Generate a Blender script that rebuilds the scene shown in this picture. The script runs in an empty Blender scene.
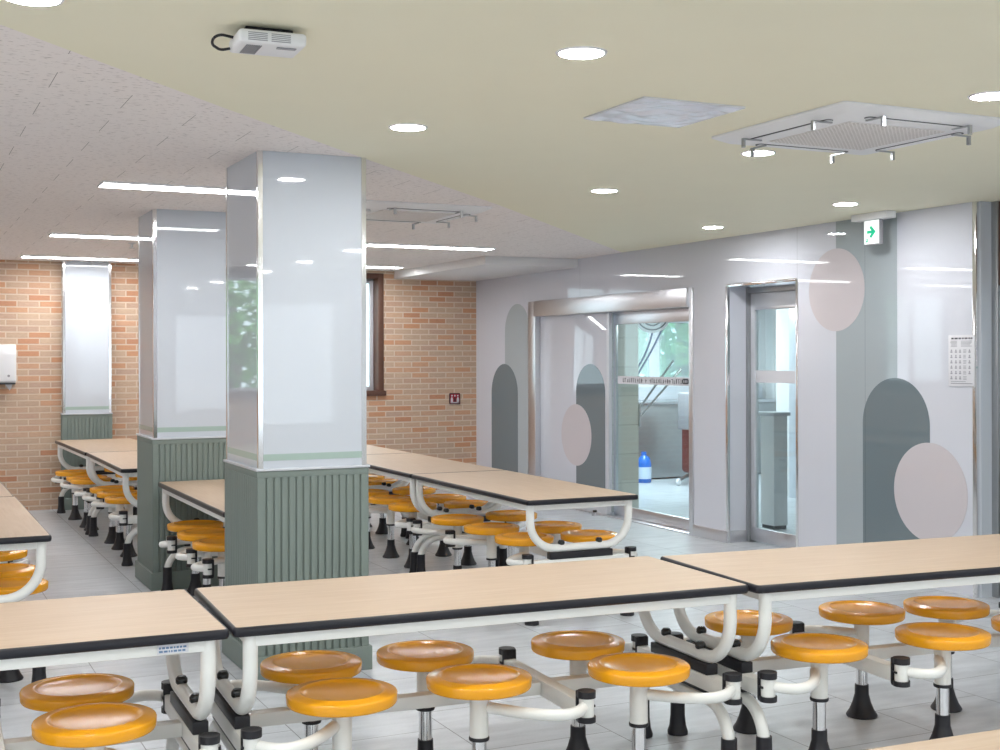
import bpy, bmesh, math, random
from mathutils import Vector, Matrix
PI = math.pi
SC = bpy.context.scene
COL = SC.collection
random.seed(7)

# ------------------------------------------------------------------ camera, world, sun, lights, exposure
THETA = math.radians(25.6746)
cd = bpy.data.cameras.new('camera')
cam = bpy.data.objects.new('camera', cd)
COL.objects.link(cam)
cd.sensor_width = 36.0
cd.lens = 36.0 * 1271.64 / 1000.0
cd.shift_y = -(375 - 357.51) / 1000.0
cd.clip_start = 0.05
cam.matrix_world = (Matrix.Translation((0, 0, 1.60)) @ Matrix.Rotation(-THETA, 4, 'Z')
                    @ Matrix.Rotation(PI / 2, 4, 'X') @ Matrix.Rotation(-0.002, 4, 'Z'))
SC.camera = cam
SC.view_settings.view_transform = 'Standard'
SC.view_settings.look = 'None'
SC.view_settings.gamma = 1.0
SC.view_settings.use_curve_mapping = False
SC.view_settings.exposure = 0.04

w = bpy.data.worlds.new('daylight_sky')
SC.world = w
w.use_nodes = True
bg = w.node_tree.nodes['Background']
bg.inputs['Color'].default_value = (0.80, 0.91, 1.0, 1)
bg.inputs['Strength'].default_value = 3.0

LAMP_POWER = 14.0       # linear ceiling lamps
CEIL = 2.63


def area(name, x, y, z, sx, sy, power, col=(0.98, 0.99, 1.0), rot=(0, 0, 0)):
    l = bpy.data.lights.new(name, 'AREA')
    l.shape = 'RECTANGLE'
    l.size, l.size_y = sx, sy
    l.energy = power
    l.color = col
    o = bpy.data.objects.new(name, l)
    o.location = (x, y, z)
    o.rotation_euler = rot
    COL.objects.link(o)
    return o


# ceiling lamps of the part of the hall outside the frame
for ix, X in enumerate((-3.9, -1.4)):
    for Y in (1.4, 4.6, 7.7, 10.9, 13.5):
        area('ceiling_lamp_light', X + 0.6, Y, CEIL - 0.03, 1.24, 0.13, LAMP_POWER)
for X in (-2.6, -0.2, 2.1, 3.95, 5.8):
    for Y in (-2.2, -0.6, 1.0, 2.3):
        area('downlight_light', X, Y, CEIL - 0.02, 0.16, 0.16, 8.0, (0.98, 0.99, 1.0))
# unseen area lights added to brighten the serving room and passage behind the glass doors
area('serving_room_fill', 8.6, 12.9, 2.5, 1.2, 0.6, 120.0, (0.8, 0.93, 1.0))
area('serving_room_fill', 7.9, 10.2, 2.5, 0.8, 0.8, 20.0, (0.86, 0.97, 0.98))


# ------------------------------------------------------------------ materials
def new_mat(name):
    m = bpy.data.materials.new(name)
    m.use_nodes = True
    nt = m.node_tree
    return m, nt, nt.nodes['Principled BSDF']


def srgb(r, g, b):
    f = lambda c: (c / 12.92 if c <= 0.04045 else ((c + 0.055) / 1.055) ** 2.4)
    return (f(r / 255), f(g / 255), f(b / 255), 1)


def mat(name, col, rough=0.5, metal=0.0, spec=0.5, var=0.04, scale=30.0, bump=0.0, coat=0.0):
    m, nt, b = new_mat(name)
    b.inputs['Roughness'].default_value = rough
    b.inputs['Metallic'].default_value = metal
    b.inputs['Specular IOR Level'].default_value = spec
    b.inputs['Coat Weight'].default_value = coat
    b.inputs['Coat Roughness'].default_value = 0.03
    tc = nt.nodes.new('ShaderNodeTexCoord')
    n = nt.nodes.new('ShaderNodeTexNoise')
    n.inputs['Scale'].default_value = scale
    n.inputs['Detail'].default_value = 3
    nt.links.new(tc.outputs['Object'], n.inputs['Vector'])
    mx = nt.nodes.new('ShaderNodeMix')
    mx.data_type = 'RGBA'
    mx.inputs['A'].default_value = tuple(c * (1 - var) for c in col[:3]) + (1,)
    mx.inputs['B'].default_value = tuple(min(1, c * (1 + var)) for c in col[:3]) + (1,)
    nt.links.new(n.outputs['Fac'], mx.inputs['Factor'])
    nt.links.new(mx.outputs['Result'], b.inputs['Base Color'])
    if bump:
        bp = nt.nodes.new('ShaderNodeBump')
        bp.inputs['Strength'].default_value = bump
        bp.inputs['Distance'].default_value = 0.002
        nt.links.new(n.outputs['Fac'], bp.inputs['Height'])
        nt.links.new(bp.outputs['Normal'], b.inputs['Normal'])
    return m


def emit_mat(name, col, strength, base=(0.8, 0.8, 0.8, 1)):
    m, nt, b = new_mat(name)
    b.inputs['Base Color'].default_value = base
    b.inputs['Emission Color'].default_value = col
    b.inputs['Emission Strength'].default_value = strength
    return m


def glass_mat(name, tint=(0.93, 0.98, 0.97, 1), ior=1.45, haze=0.0):
    m, nt, b = new_mat(name)
    nt.nodes.remove(b)
    out = nt.nodes['Material Output']
    tr = nt.nodes.new('ShaderNodeBsdfTransparent')
    tr.inputs['Color'].default_value = tint
    gl = nt.nodes.new('ShaderNodeBsdfGlossy')
    gl.inputs['Roughness'].default_value = 0.02
    fr = nt.nodes.new('ShaderNodeFresnel')
    geo = nt.nodes.new('ShaderNodeNewGeometry')
    im = nt.nodes.new('ShaderNodeMix')
    im.inputs['A'].default_value = ior
    im.inputs['B'].default_value = 1.0 / ior
    nt.links.new(geo.outputs['Backfacing'], im.inputs['Factor'])
    nt.links.new(im.outputs['Result'], fr.inputs['IOR'])
    mx = nt.nodes.new('ShaderNodeMixShader')
    nt.links.new(fr.outputs['Fac'], mx.inputs['Fac'])
    nt.links.new(tr.outputs['BSDF'], mx.inputs[1])
    nt.links.new(gl.outputs['BSDF'], mx.inputs[2])
    last = mx
    if haze:
        df = nt.nodes.new('ShaderNodeBsdfDiffuse')
        df.inputs['Color'].default_value = (0.8, 0.86, 0.88, 1)
        m2 = nt.nodes.new('ShaderNodeMixShader')
        m2.inputs['Fac'].default_value = haze
        nt.links.new(mx.outputs['Shader'], m2.inputs[1])
        nt.links.new(df.outputs['BSDF'], m2.inputs[2])
        last = m2
    nt.links.new(last.outputs['Shader'], out.inputs['Surface'])
    return m


def node_coord(nt, order='XYZ', loc=(0, 0, 0), scale=(1, 1, 1)):
    """object coordinates with the axes re-ordered, then shifted and scaled"""
    tc = nt.nodes.new('ShaderNodeTexCoord')
    s = nt.nodes.new('ShaderNodeSeparateXYZ')
    c = nt.nodes.new('ShaderNodeCombineXYZ')
    nt.links.new(tc.outputs['Object'], s.inputs[0])
    for i, a in enumerate(order):
        if a in 'XYZ':
            nt.links.new(s.outputs[a], c.inputs[i])
    mp = nt.nodes.new('ShaderNodeMapping')
    mp.inputs['Location'].default_value = loc
    mp.inputs['Scale'].default_value = scale
    nt.links.new(c.outputs[0], mp.inputs['Vector'])
    return mp.outputs['Vector']


def ramp(nt, fac, stops, interp='LINEAR'):
    r = nt.nodes.new('ShaderNodeValToRGB')
    r.color_ramp.interpolation = interp
    els = r.color_ramp.elements
    while len(els) < len(stops):
        els.new(0.5)
    for e, (p, c) in zip(els, stops):
        e.position = p
        e.color = c
    nt.links.new(fac, r.inputs['Fac'])
    return r.outputs['Color']


def brick_node(nt, vec, bw, rh, mortar, offset=0.5, c1=(0, 0, 0, 1), c2=(1, 1, 1, 1), smooth=0.1):
    b = nt.nodes.new('ShaderNodeTexBrick')
    b.inputs['Scale'].default_value = 1.0
    b.inputs['Brick Width'].default_value = bw
    b.inputs['Row Height'].default_value = rh
    b.inputs['Mortar Size'].default_value = mortar
    b.inputs['Mortar Smooth'].default_value = smooth
    b.inputs['Color1'].default_value = c1
    b.inputs['Color2'].default_value = c2
    b.offset = offset
    nt.links.new(vec, b.inputs['Vector'])
    return b


def mix_col(nt, fac, a, b, mode='MIX'):
    m = nt.nodes.new('ShaderNodeMix')
    m.data_type = 'RGBA'
    m.blend_type = mode
    for sock, v in (('Factor', fac), ('A', a), ('B', b)):
        if hasattr(v, 'links'):
            nt.links.new(v, m.inputs[sock])
        else:
            m.inputs[sock].default_value = v
    return m.outputs['Result']


def noise(nt, vec, scale, detail=3.0, rough=0.5):
    n = nt.nodes.new('ShaderNodeTexNoise')
    n.inputs['Scale'].default_value = scale
    n.inputs['Detail'].default_value = detail
    n.inputs['Roughness'].default_value = rough
    nt.links.new(vec, n.inputs['Vector'])
    return n.outputs['Fac']


def make_floor_mat():
    m, nt, b = new_mat('grey_floor_tile')
    v = node_coord(nt, 'YX0', loc=(-4.70 + 0.613 * 10, -1.558 + 0.613 * 12, 0))
    br = brick_node(nt, v, 0.613, 0.613, 0.0022, 0.42, (0, 0, 0, 1), (1, 1, 1, 1), 0.0)
    v2 = node_coord(nt, 'XY0', scale=(1.2, 5.0, 1))
    n1 = noise(nt, v2, 3.0, 6)
    v3 = node_coord(nt, 'XYZ')
    n2 = noise(nt, v3, 90, 2)
    base = ramp(nt, n1, [(0.3, srgb(182, 186, 191)), (0.7, srgb(204, 208, 213))])
    base = mix_col(nt, 0.10, base, n2, 'OVERLAY')
    tint = ramp(nt, br.outputs['Color'], [(0, (0.94, 0.94, 0.94, 1)), (1, (1.04, 1.04, 1.04, 1))])
    base = mix_col(nt, 1.0, base, tint, 'MULTIPLY')
    base = mix_col(nt, br.outputs['Fac'], base, srgb(96, 98, 100))
    nt.links.new(base, b.inputs['Base Color'])
    b.inputs['Roughness'].default_value = 0.33
    b.inputs['Specular IOR Level'].default_value = 0.5
    bp = nt.nodes.new('ShaderNodeBump')
    bp.inputs['Strength'].default_value = 0.06
    bp.inputs['Distance'].default_value = 0.004
    nt.links.new(n1, bp.inputs['Height'])
    nt.links.new(bp.outputs['Normal'], b.inputs['Normal'])
    return m


def make_brick_mat():
    m, nt, b = new_mat('buff_brick')
    v = node_coord(nt, 'XZ0', loc=(7.0, 0.02, 0))
    br = brick_node(nt, v, 0.222, 0.0655, 0.0075, 0.5, (0, 0, 0, 1), (1, 1, 1, 1), 0.2)
    col = ramp(nt, br.outputs['Color'],
               [(0.0, srgb(200, 173, 149)), (0.30, srgb(192, 165, 143)), (0.45, srgb(203, 168, 141)), (0.60, srgb(190, 162, 143)),
                (0.76, srgb(202, 160, 131)), (0.90, srgb(200, 150, 117)), (1.0, srgb(190, 139, 110))])
    v2 = node_coord(nt, 'XZ0', scale=(6, 25, 1))
    n = noise(nt, v2, 4, 6, 0.65)
    col = mix_col(nt, 0.28, col, n, 'OVERLAY')
    col = mix_col(nt, br.outputs['Fac'], col, srgb(214, 195, 175))
    nt.links.new(col, b.inputs['Base Color'])
    b.inputs['Roughness'].default_value = 0.8
    b.inputs['Specular IOR Level'].default_value = 0.2
    inv = nt.nodes.new('ShaderNodeMath')
    inv.operation = 'SUBTRACT'
    inv.inputs[0].default_value = 1.0
    nt.links.new(br.outputs['Fac'], inv.inputs[1])
    bp = nt.nodes.new('ShaderNodeBump')
    bp.inputs['Strength'].default_value = 0.7
    bp.inputs['Distance'].default_value = 0.006
    nt.links.new(inv.outputs[0], bp.inputs['Height'])
    nt.links.new(bp.outputs['Normal'], b.inputs['Normal'])
    return m


def make_acoustic_mat():
    m, nt, b = new_mat('acoustic_ceiling_tile')
    v = node_coord(nt, 'XY0', loc=(-0.55 + 0.624 * 20, -4.515 + 0.2955 * 40, 0))
    br = brick_node(nt, v, 0.624, 0.2955, 0.0013, 0.5, (0, 0, 0, 1), (1, 1, 1, 1), 0.0)
    # only the short joints of the tiles read: mask the long joints off
    tc = nt.nodes.new('ShaderNodeSeparateXYZ')
    nt.links.new(v, tc.inputs[0])
    md = nt.nodes.new('ShaderNodeMath'); md.operation = 'PINGPONG'
    md.inputs[1].default_value = 0.2955 / 2
    nt.links.new(tc.outputs['Y'], md.inputs[0])
    gt = nt.nodes.new('ShaderNodeMath'); gt.operation = 'GREATER_THAN'
    gt.inputs[1].default_value = 0.006
    nt.links.new(md.outputs[0], gt.inputs[0])
    ml = nt.nodes.new('ShaderNodeMath'); ml.operation = 'MULTIPLY'
    nt.links.new(gt.outputs[0], ml.inputs[0])
    nt.links.new(br.outputs['Fac'], ml.inputs[1])
    v2 = node_coord(nt, 'XY0', scale=(16, 42, 1))
    n = noise(nt, v2, 1.6, 2.5, 0.6)
    worm = ramp(nt, n, [(0.34, (1, 1, 1, 1)), (0.41, (0, 0, 0, 1))])
    col = mix_col(nt, worm, srgb(243, 236, 233), srgb(200, 192, 189))
    col = mix_col(nt, ml.outputs[0], col, srgb(150, 142, 138))
    nt.links.new(col, b.inputs['Base Color'])
    b.inputs['Roughness'].default_value = 0.9
    b.inputs['Specular IOR Level'].default_value = 0.1
    bp = nt.nodes.new('ShaderNodeBump')
    bp.inputs['Strength'].default_value = 0.25
    bp.inputs['Distance'].default_value = 0.003
    nt.links.new(n, bp.inputs['Height'])
    nt.links.new(bp.outputs['Normal'], b.inputs['Normal'])
    return m


def make_wood_mat():
    m, nt, b = new_mat('beech_laminate')
    v = node_coord(nt, 'XYZ', scale=(1.4, 22, 1))
    n = noise(nt, v, 2.4, 8, 0.6)
    v2 = node_coord(nt, 'XYZ', scale=(3, 160, 1))
    n2 = noise(nt, v2, 1.5, 3, 0.6)
    col = ramp(nt, n, [(0.25, srgb(181, 156, 130)), (0.55, srgb(190, 167, 143)), (0.8, srgb(196, 176, 155))])
    col = mix_col(nt, 0.10, col, n2, 'OVERLAY')
    nt.links.new(col, b.inputs['Base Color'])
    b.inputs['Roughness'].default_value = 0.42
    b.inputs['Specular IOR Level'].default_value = 0.4
    return m


def make_panel_mat(name, col, seams=()):
    """back-painted gloss panels; thin joints at given Y positions"""
    m, nt, b = new_mat(name)
    v = node_coord(nt, 'YZX')
    s = nt.nodes.new('ShaderNodeSeparateXYZ')
    nt.links.new(v, s.inputs[0])
    n = noise(nt, v, 1.5, 2)
    c = mix_col(nt, n, tuple(x * 0.98 for x in col[:3]) + (1,), tuple(min(1, x * 1.02) for x in col[:3]) + (1,))
    for y0 in seams:
        cmp_ = nt.nodes.new('ShaderNodeMath'); cmp_.operation = 'COMPARE'
        cmp_.inputs[1].default_value = y0
        cmp_.inputs[2].default_value = 0.0018
        nt.links.new(s.outputs['X'], cmp_.inputs[0])
        c = mix_col(nt, cmp_.outputs[0], c, tuple(x * 0.62 for x in col[:3]) + (1,))
    nt.links.new(c, b.inputs['Base Color'])
    b.inputs['Roughness'].default_value = 0.025
    b.inputs['Specular IOR Level'].default_value = 0.5
    b.inputs['IOR'].default_value = 1.5
    return m


MAT = {}
MAT['floor'] = make_floor_mat()
MAT['brick'] = make_brick_mat()
MAT['tileceil'] = make_acoustic_mat()
MAT['cream'] = mat('cream_ceiling_paint', srgb(240, 236, 213), 0.7, spec=0.2, var=0.015, scale=3)
MAT['whiteceil'] = mat('white_ceiling_paint', srgb(226, 224, 224), 0.8, spec=0.2, var=0.01)
MAT['wood'] = make_wood_mat()
SEAMS = (11.6, 8.081 - 0.002, 7.30)
MAT['panel'] = make_panel_mat('gloss_wall_panel', srgb(208, 210, 219), SEAMS)
MAT['glasswhite'] = make_panel_mat('white_backpainted_glass', srgb(200, 206, 214))
MAT['stripegreen'] = make_panel_mat('sage_glass_print', srgb(166, 186, 178))
MAT['muralmid'] = make_panel_mat('mural_sage_grey', srgb(164, 173, 178), SEAMS)
MAT['muralpale'] = make_panel_mat('mural_blue_grey', srgb(172, 180, 185))
MAT['muraldark'] = make_panel_mat('mural_slate', srgb(112, 124, 130), SEAMS)
MAT['muralpink'] = make_panel_mat('mural_rose_grey', srgb(202, 195, 199))
MAT['plaster'] = mat('white_plaster', srgb(222, 222, 222), 0.8, spec=0.2, var=0.01)
MAT['dado'] = mat('sage_green_paint', srgb(124, 135, 129), 0.55, spec=0.35, var=0.03, scale=8)
MAT['chrome'] = mat('polished_steel', (0.78, 0.78, 0.79, 1), 0.13, 1.0, var=0.01)
MAT['steel'] = mat('brushed_steel', (0.66, 0.66, 0.69, 1), 0.33, 1.0, var=0.04, scale=60)
MAT['dullsteel'] = mat('worn_steel', (0.42, 0.43, 0.44, 1), 0.38, 0.9, var=0.08, scale=12)
MAT['white'] = mat('white_powder_coat', srgb(236, 236, 232), 0.3, spec=0.5, var=0.01)
MAT['orange'] = mat('orange_plastic', (0.90, 0.385, 0.006, 1), 0.22, spec=0.6, var=0.02, scale=6)
MAT['black'] = mat('black_rubber', srgb(34, 33, 38), 0.42, spec=0.4, var=0.05)
MAT['band'] = mat('black_edge_rubber', srgb(26, 26, 34), 0.36, spec=0.4, var=0.04)
MAT['blackgloss'] = mat('black_gloss_plastic', srgb(26, 26, 28), 0.2, spec=0.5)
MAT['plastic'] = mat('white_plastic', srgb(232, 232, 234), 0.4, var=0.01)
MAT['greyplastic'] = mat('grey_plastic', srgb(150, 150, 155), 0.45, var=0.02)
MAT['slot'] = mat('dark_grille', srgb(70, 70, 74), 0.6, var=0.05)
MAT['brown'] = mat('brown_stained_wood', srgb(98, 66, 52), 0.5, var=0.2, scale=18)
MAT['alu'] = mat('white_aluminium', srgb(205, 208, 214), 0.35, 0.2, var=0.02)
MAT['glass'] = glass_mat('clear_glass')
MAT['cyanglass'] = glass_mat('cyan_tinted_glass', (0.80, 0.95, 0.96, 1), 1.45, 0.30)
MAT['frost'] = glass_mat('hazy_glass', (0.86, 0.95, 0.95, 1), 1.45, 0.22)
MAT['film'] = mat('silvery_plastic_film', srgb(228, 231, 243), 0.12, 0.05, var=0.05, scale=9)
MAT['lamp'] = emit_mat('linear_lamp_lens', (0.98, 0.99, 1.0, 1), 30.0)
MAT['down'] = emit_mat('downlight_lens', (0.98, 0.99, 1.0, 1), 230.0)
MAT['exitlit'] = emit_mat('lit_exit_panel', (0.93, 1, 0.97, 1), 0.75, (0.5, 0.5, 0.5, 1))
MAT['exitgreen'] = emit_mat('lit_exit_green', (0.0, 0.45, 0.24, 1), 0.8, (0.0, 0.25, 0.12, 1))
MAT['paper'] = mat('paper', srgb(218, 217, 222), 0.7, var=0.01)
MAT['ink'] = mat('grey_ink', srgb(158, 158, 166), 0.7)
MAT['inkdark'] = mat('dark_ink', srgb(70, 72, 80), 0.7)
MAT['inkblue'] = mat('blue_ink', srgb(96, 124, 160), 0.7)
MAT['teal'] = mat('teal_ink', srgb(70, 150, 140), 0.7)
MAT['red'] = mat('red_enamel', srgb(150, 22, 44), 0.4)
MAT['darkred'] = mat('dark_red_border', srgb(46, 10, 18), 0.4)
MAT['redbody'] = mat('maroon_plastic', srgb(120, 54, 50), 0.4)
MAT['bluejug'] = mat('blue_plastic', srgb(30, 110, 205), 0.25)
MAT['palejug'] = mat('pale_label', srgb(205, 222, 240), 0.4)
MAT['bluehose'] = mat('blue_rubber_hose', srgb(10, 38, 110), 0.35)
MAT['beigetile'] = None
MAT['leaf'] = mat('green_leaf', srgb(128, 188, 104), 0.5, var=0.35, scale=2.0)
MAT['bark'] = mat('bark', srgb(92, 76, 62), 0.9, var=0.2)
MAT['ground'] = mat('outdoor_ground', srgb(150, 150, 140), 0.9, var=0.1)


def make_beige_tile():
    m, nt, b = new_mat('beige_wall_tile')
    v = node_coord(nt, 'XZ0', loc=(0.1, 0.0, 0))
    br = brick_node(nt, v, 0.6, 0.3, 0.003, 0.0, srgb(196, 196, 188), srgb(204, 204, 196))
    br.inputs['Mortar'].default_value = srgb(165, 165, 158)
    nt.links.new(br.outputs['Color'], b.inputs['Base Color'])
    b.inputs['Roughness'].default_value = 0.25
    return m


MAT['beigetile'] = make_beige_tile()


# ------------------------------------------------------------------ mesh helpers
class MB:
    def __init__(self):
        self.bm = bmesh.new()

    def box(self, x0, x1, y0, y1, z0, z1, bev=0.0, seg=2):
        bm = self.bm
        r = bmesh.ops.create_cube(bm, size=1.0)
        vs = r['verts']
        for v in vs:
            v.co = Vector(((x0 + x1) / 2 + v.co.x * (x1 - x0), (y0 + y1) / 2 + v.co.y * (y1 - y0), (z0 + z1) / 2 + v.co.z * (z1 - z0)))
        if bev > 0:
            es = list({e for v in vs for e in v.link_edges})
            bmesh.ops.bevel(bm, geom=es, offset=bev, segments=seg, profile=0.5, affect='EDGES')
        return self

    def obox(self, p0, p1, wdt, hgt, up=(0, 0, 1), bev=0.0):
        """a bar from p0 to p1 of the given width and height"""
        p0, p1 = Vector(p0), Vector(p1)
        d = (p1 - p0)
        L = d.length
        d.normalize()
        u = Vector(up)
        s = d.cross(u).normalized()
        u = s.cross(d).normalized()
        r = bmesh.ops.create_cube(self.bm, size=1.0)
        vs = r['verts']
        mid = (p0 + p1) / 2
        for v in vs:
            v.co = mid + d * (v.co.x * L) + s * (v.co.y * wdt) + u * (v.co.z * hgt)
        if bev:
            es = list({e for v in vs for e in v.link_edges})
            bmesh.ops.bevel(self.bm, geom=es, offset=bev, segments=2, profile=0.5, affect='EDGES')
        return self

    def tube(self, pts, r, n=12, caps=True):
        pts = [Vector(p) for p in pts]
        rs = r if isinstance(r, (list, tuple)) else [r] * len(pts)
        rings = []
        prev = None
        for i, p in enumerate(pts):
            if i == 0:
                d = pts[1] - p
            elif i == len(pts) - 1:
                d = p - pts[i - 1]
            else:
                d = (pts[i + 1] - p).normalized() + (p - pts[i - 1]).normalized()
            d.normalize()
            if prev is None:
                a = Vector((0, 0, 1)) if abs(d.z) < 0.9 else Vector((1, 0, 0))
                s = d.cross(a).normalized()
            else:
                s = (prev - d * prev.dot(d)).normalized()
            prev = s
            t = d.cross(s)
            rings.append([self.bm.verts.new(p + (s * math.cos(2 * PI * k / n) + t * math.sin(2 * PI * k / n)) * rs[i]) for k in range(n)])
        for a, b in zip(rings, rings[1:]):
            for k in range(n):
                self.bm.faces.new((a[k], a[(k + 1) % n], b[(k + 1) % n], b[k]))
        if caps:
            self.bm.faces.new(rings[0][::-1])
            self.bm.faces.new(rings[-1])
        return self

    def lathe(self, prof, c=(0, 0, 0), n=32, axis='Z'):
        """prof: list of (radius, height)"""
        rings = []
        for (r, z) in prof:
            if r < 1e-6:
                p = (0, 0, z)
                rings.append([self._v(p, c, axis)])
            else:
                rings.append([self._v((r * math.cos(2 * PI * k / n), r * math.sin(2 * PI * k / n), z), c, axis) for k in range(n)])
        for a, b in zip(rings, rings[1:]):
            for k in range(n):
                k2 = (k + 1) % n
                if len(a) == 1 and len(b) == 1:
                    continue
                if len(a) == 1:
                    self.bm.faces.new((a[0], b[k2], b[k]))
                elif len(b) == 1:
                    self.bm.faces.new((a[k], a[k2], b[0]))
                else:
                    self.bm.faces.new((a[k], a[k2], b[k2], b[k]))
        return self

    def _v(self, p, c, axis):
        x, y, z = p
        if axis == 'X':
            x, y, z = z, x, y
        elif axis == 'Y':
            x, y, z = y, z, x
        return self.bm.verts.new((x + c[0], y + c[1], z + c[2]))

    def prism(self, poly, z0, z1, plane='XY'):
        """extrude a polygon; plane XY -> along z, YZ -> along x, XZ -> along y"""
        def P(a, b, h):
            return {'XY': (a, b, h), 'YZ': (h, a, b), 'XZ': (a, h, b)}[plane]
        lo = [self.bm.verts.new(P(a, b, z0)) for a, b in poly]
        hi = [self.bm.verts.new(P(a, b, z1)) for a, b in poly]
        n = len(poly)
        self.bm.faces.new(lo[::-1])
        self.bm.faces.new(hi)
        for k in range(n):
            self.bm.faces.new((lo[k], lo[(k + 1) % n], hi[(k + 1) % n], hi[k]))
        return self

    def mesh(self, name, m, angle=40):
        bm = self.bm
        bmesh.ops.recalc_face_normals(bm, faces=bm.faces)
        me = bpy.data.meshes.new(name)
        bm.to_mesh(me)
        bm.free()
        me.materials.append(m)
        for p in me.polygons:
            p.use_smooth = True
        me.set_sharp_from_angle(angle=math.radians(angle))
        return me

    def build(self, name, m, parent=None, loc=None, angle=40):
        return link(name, self.mesh(name, m, angle), parent, loc)


def link(name, me, parent=None, loc=None):
    o = bpy.data.objects.new(name, me)
    COL.objects.link(o)
    if parent:
        o.parent = parent
    if loc:
        o.location = loc
    return o


def tag(o, label, cat, group=None):
    o['label'] = label
    o['category'] = cat
    if group:
        o['group'] = group
    return o


def empty(name, loc=(0, 0, 0), rz=0.0, label=None, cat=None, group=None):
    o = bpy.data.objects.new(name, None)
    o.empty_display_size = 0.1
    o.location = loc
    o.rotation_euler = (0, 0, rz)
    COL.objects.link(o)
    if label:
        tag(o, label, cat, group)
    return o


def struct(o):
    o['kind'] = 'structure'
    return o


def bez(p0, p1, p2, p3, n=10):
    out = []
    for i in range(n + 1):
        t = i / n
        out.append(Vector(p0) * (1 - t) ** 3 + Vector(p1) * 3 * t * (1 - t) ** 2 + Vector(p2) * 3 * t * t * (1 - t) + Vector(p3) * t ** 3)
    return out


def fillet(pts, r, n=8):
    """polyline with rounded corners"""
    pts = [Vector(p) for p in pts]
    out = [pts[0]]
    for i in range(1, len(pts) - 1):
        a, b, c = pts[i - 1], pts[i], pts[i + 1]
        d1 = (a - b).normalized()
        d2 = (c - b).normalized()
        ang = d1.angle(d2)
        t = min(r / math.tan(ang / 2), (a - b).length * 0.98, (c - b).length * 0.98)
        rr = t * math.tan(ang / 2)
        cen = b + (d1 + d2).normalized() * (rr / math.sin(ang / 2))
        s = b + d1 * t
        e = b + d2 * t
        v0 = s - cen
        v1 = e - cen
        tot = v0.angle(v1)
        for k in range(n + 1):
            f = k / n
            q = (v0 * math.sin((1 - f) * tot) + v1 * math.sin(f * tot)) / math.sin(tot)
            out.append(cen + q)
    out.append(pts[-1])
    return out


def rrect(x0, x1, y0, y1, r, n=5):
    out = []
    for cx, cy, a in ((x1 - r, y1 - r, 0), (x0 + r, y1 - r, PI / 2), (x0 + r, y0 + r, PI), (x1 - r, y0 + r, 1.5 * PI)):
        for k in range(n + 1):
            t = a + k / n * PI / 2
            out.append((cx + r * math.cos(t), cy + r * math.sin(t)))
    return out


def circle(cx, cy, r, n=64, a0=0.0, a1=2 * PI):
    full = abs(a1 - a0 - 2 * PI) < 1e-6
    m = n if full else n + 1
    return [(cx + r * math.cos(a0 + (a1 - a0) * k / n), cy + r * math.sin(a0 + (a1 - a0) * k / n)) for k in range(m)]


# ------------------------------------------------------------------ the room
XW, YB = 6.504, 14.203          # inner faces of the panelled wall and of the brick wall
XL, YF = -5.0, -3.6             # the sides outside the frame


def simple(name, m, boxes, parent=None, bev=0.0):
    b = MB()
    for q in boxes:
        b.box(*q, bev=bev)
    return b.build(name, m, parent)


fl = struct(simple('floor', MAT['floor'], [(XL - 0.2, 11.5, YF - 0.2, 14.9, -0.12, 0.0)]))

# cream painted ceiling and the tiled ceiling meet on a diagonal
edge = [(-5.2, -1.31), (0.31, 4.20), (1.26, 5.225), (2.23, 6.24), (3.74, 7.77), (6.504, 10.75)]
edge[0] = (-5.2, -1.5)
cm = MB()
cm.prism([(-5.2, YF - 0.2), (6.75, YF - 0.2), (6.75, 11.0)] + edge[::-1], CEIL, CEIL + 0.1)
ceil_cream = struct(cm.build('ceiling_cream', MAT['cream']))
tm = MB()
tm.prism(edge + [(6.75, 11.0), (6.75, 14.45), (-5.2, 14.45)], CEIL, CEIL + 0.1)
ceil_tile = struct(tm.build('ceiling_tiled', MAT['tileceil']))
sf = MB()
sf.box(5.43, XW, 11.64, YB, 2.54, CEIL - 0.001, 0.004)
struct(sf.build('ceiling_soffit', MAT['whiteceil']))
struct(simple('ceiling_service', MAT['whiteceil'], [(6.75, 11.5, 7.2, 14.9, CEIL, CEIL + 0.1)]))

# brick wall with two window openings
WIN = [(3.85, 5.29, 1.18, 2.60), (-1.35, 0.02, 1.18, 2.60)]
wb = MB()
T = 0.25
xs = [XL - 0.2, -1.35, 0.02, 3.85, 5.29, 6.75]
for i in range(5):
    a, b_ = xs[i], xs[i + 1]
    if i in (1, 3):
        wb.box(a, b_, YB, YB + T, 0, 1.18)
        wb.box(a, b_, YB, YB + T, 2.60, CEIL)
    else:
        wb.box(a, b_, YB, YB + T, 0, CEIL)
wall_back = struct(wb.build('wall_back', MAT['brick']))


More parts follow.
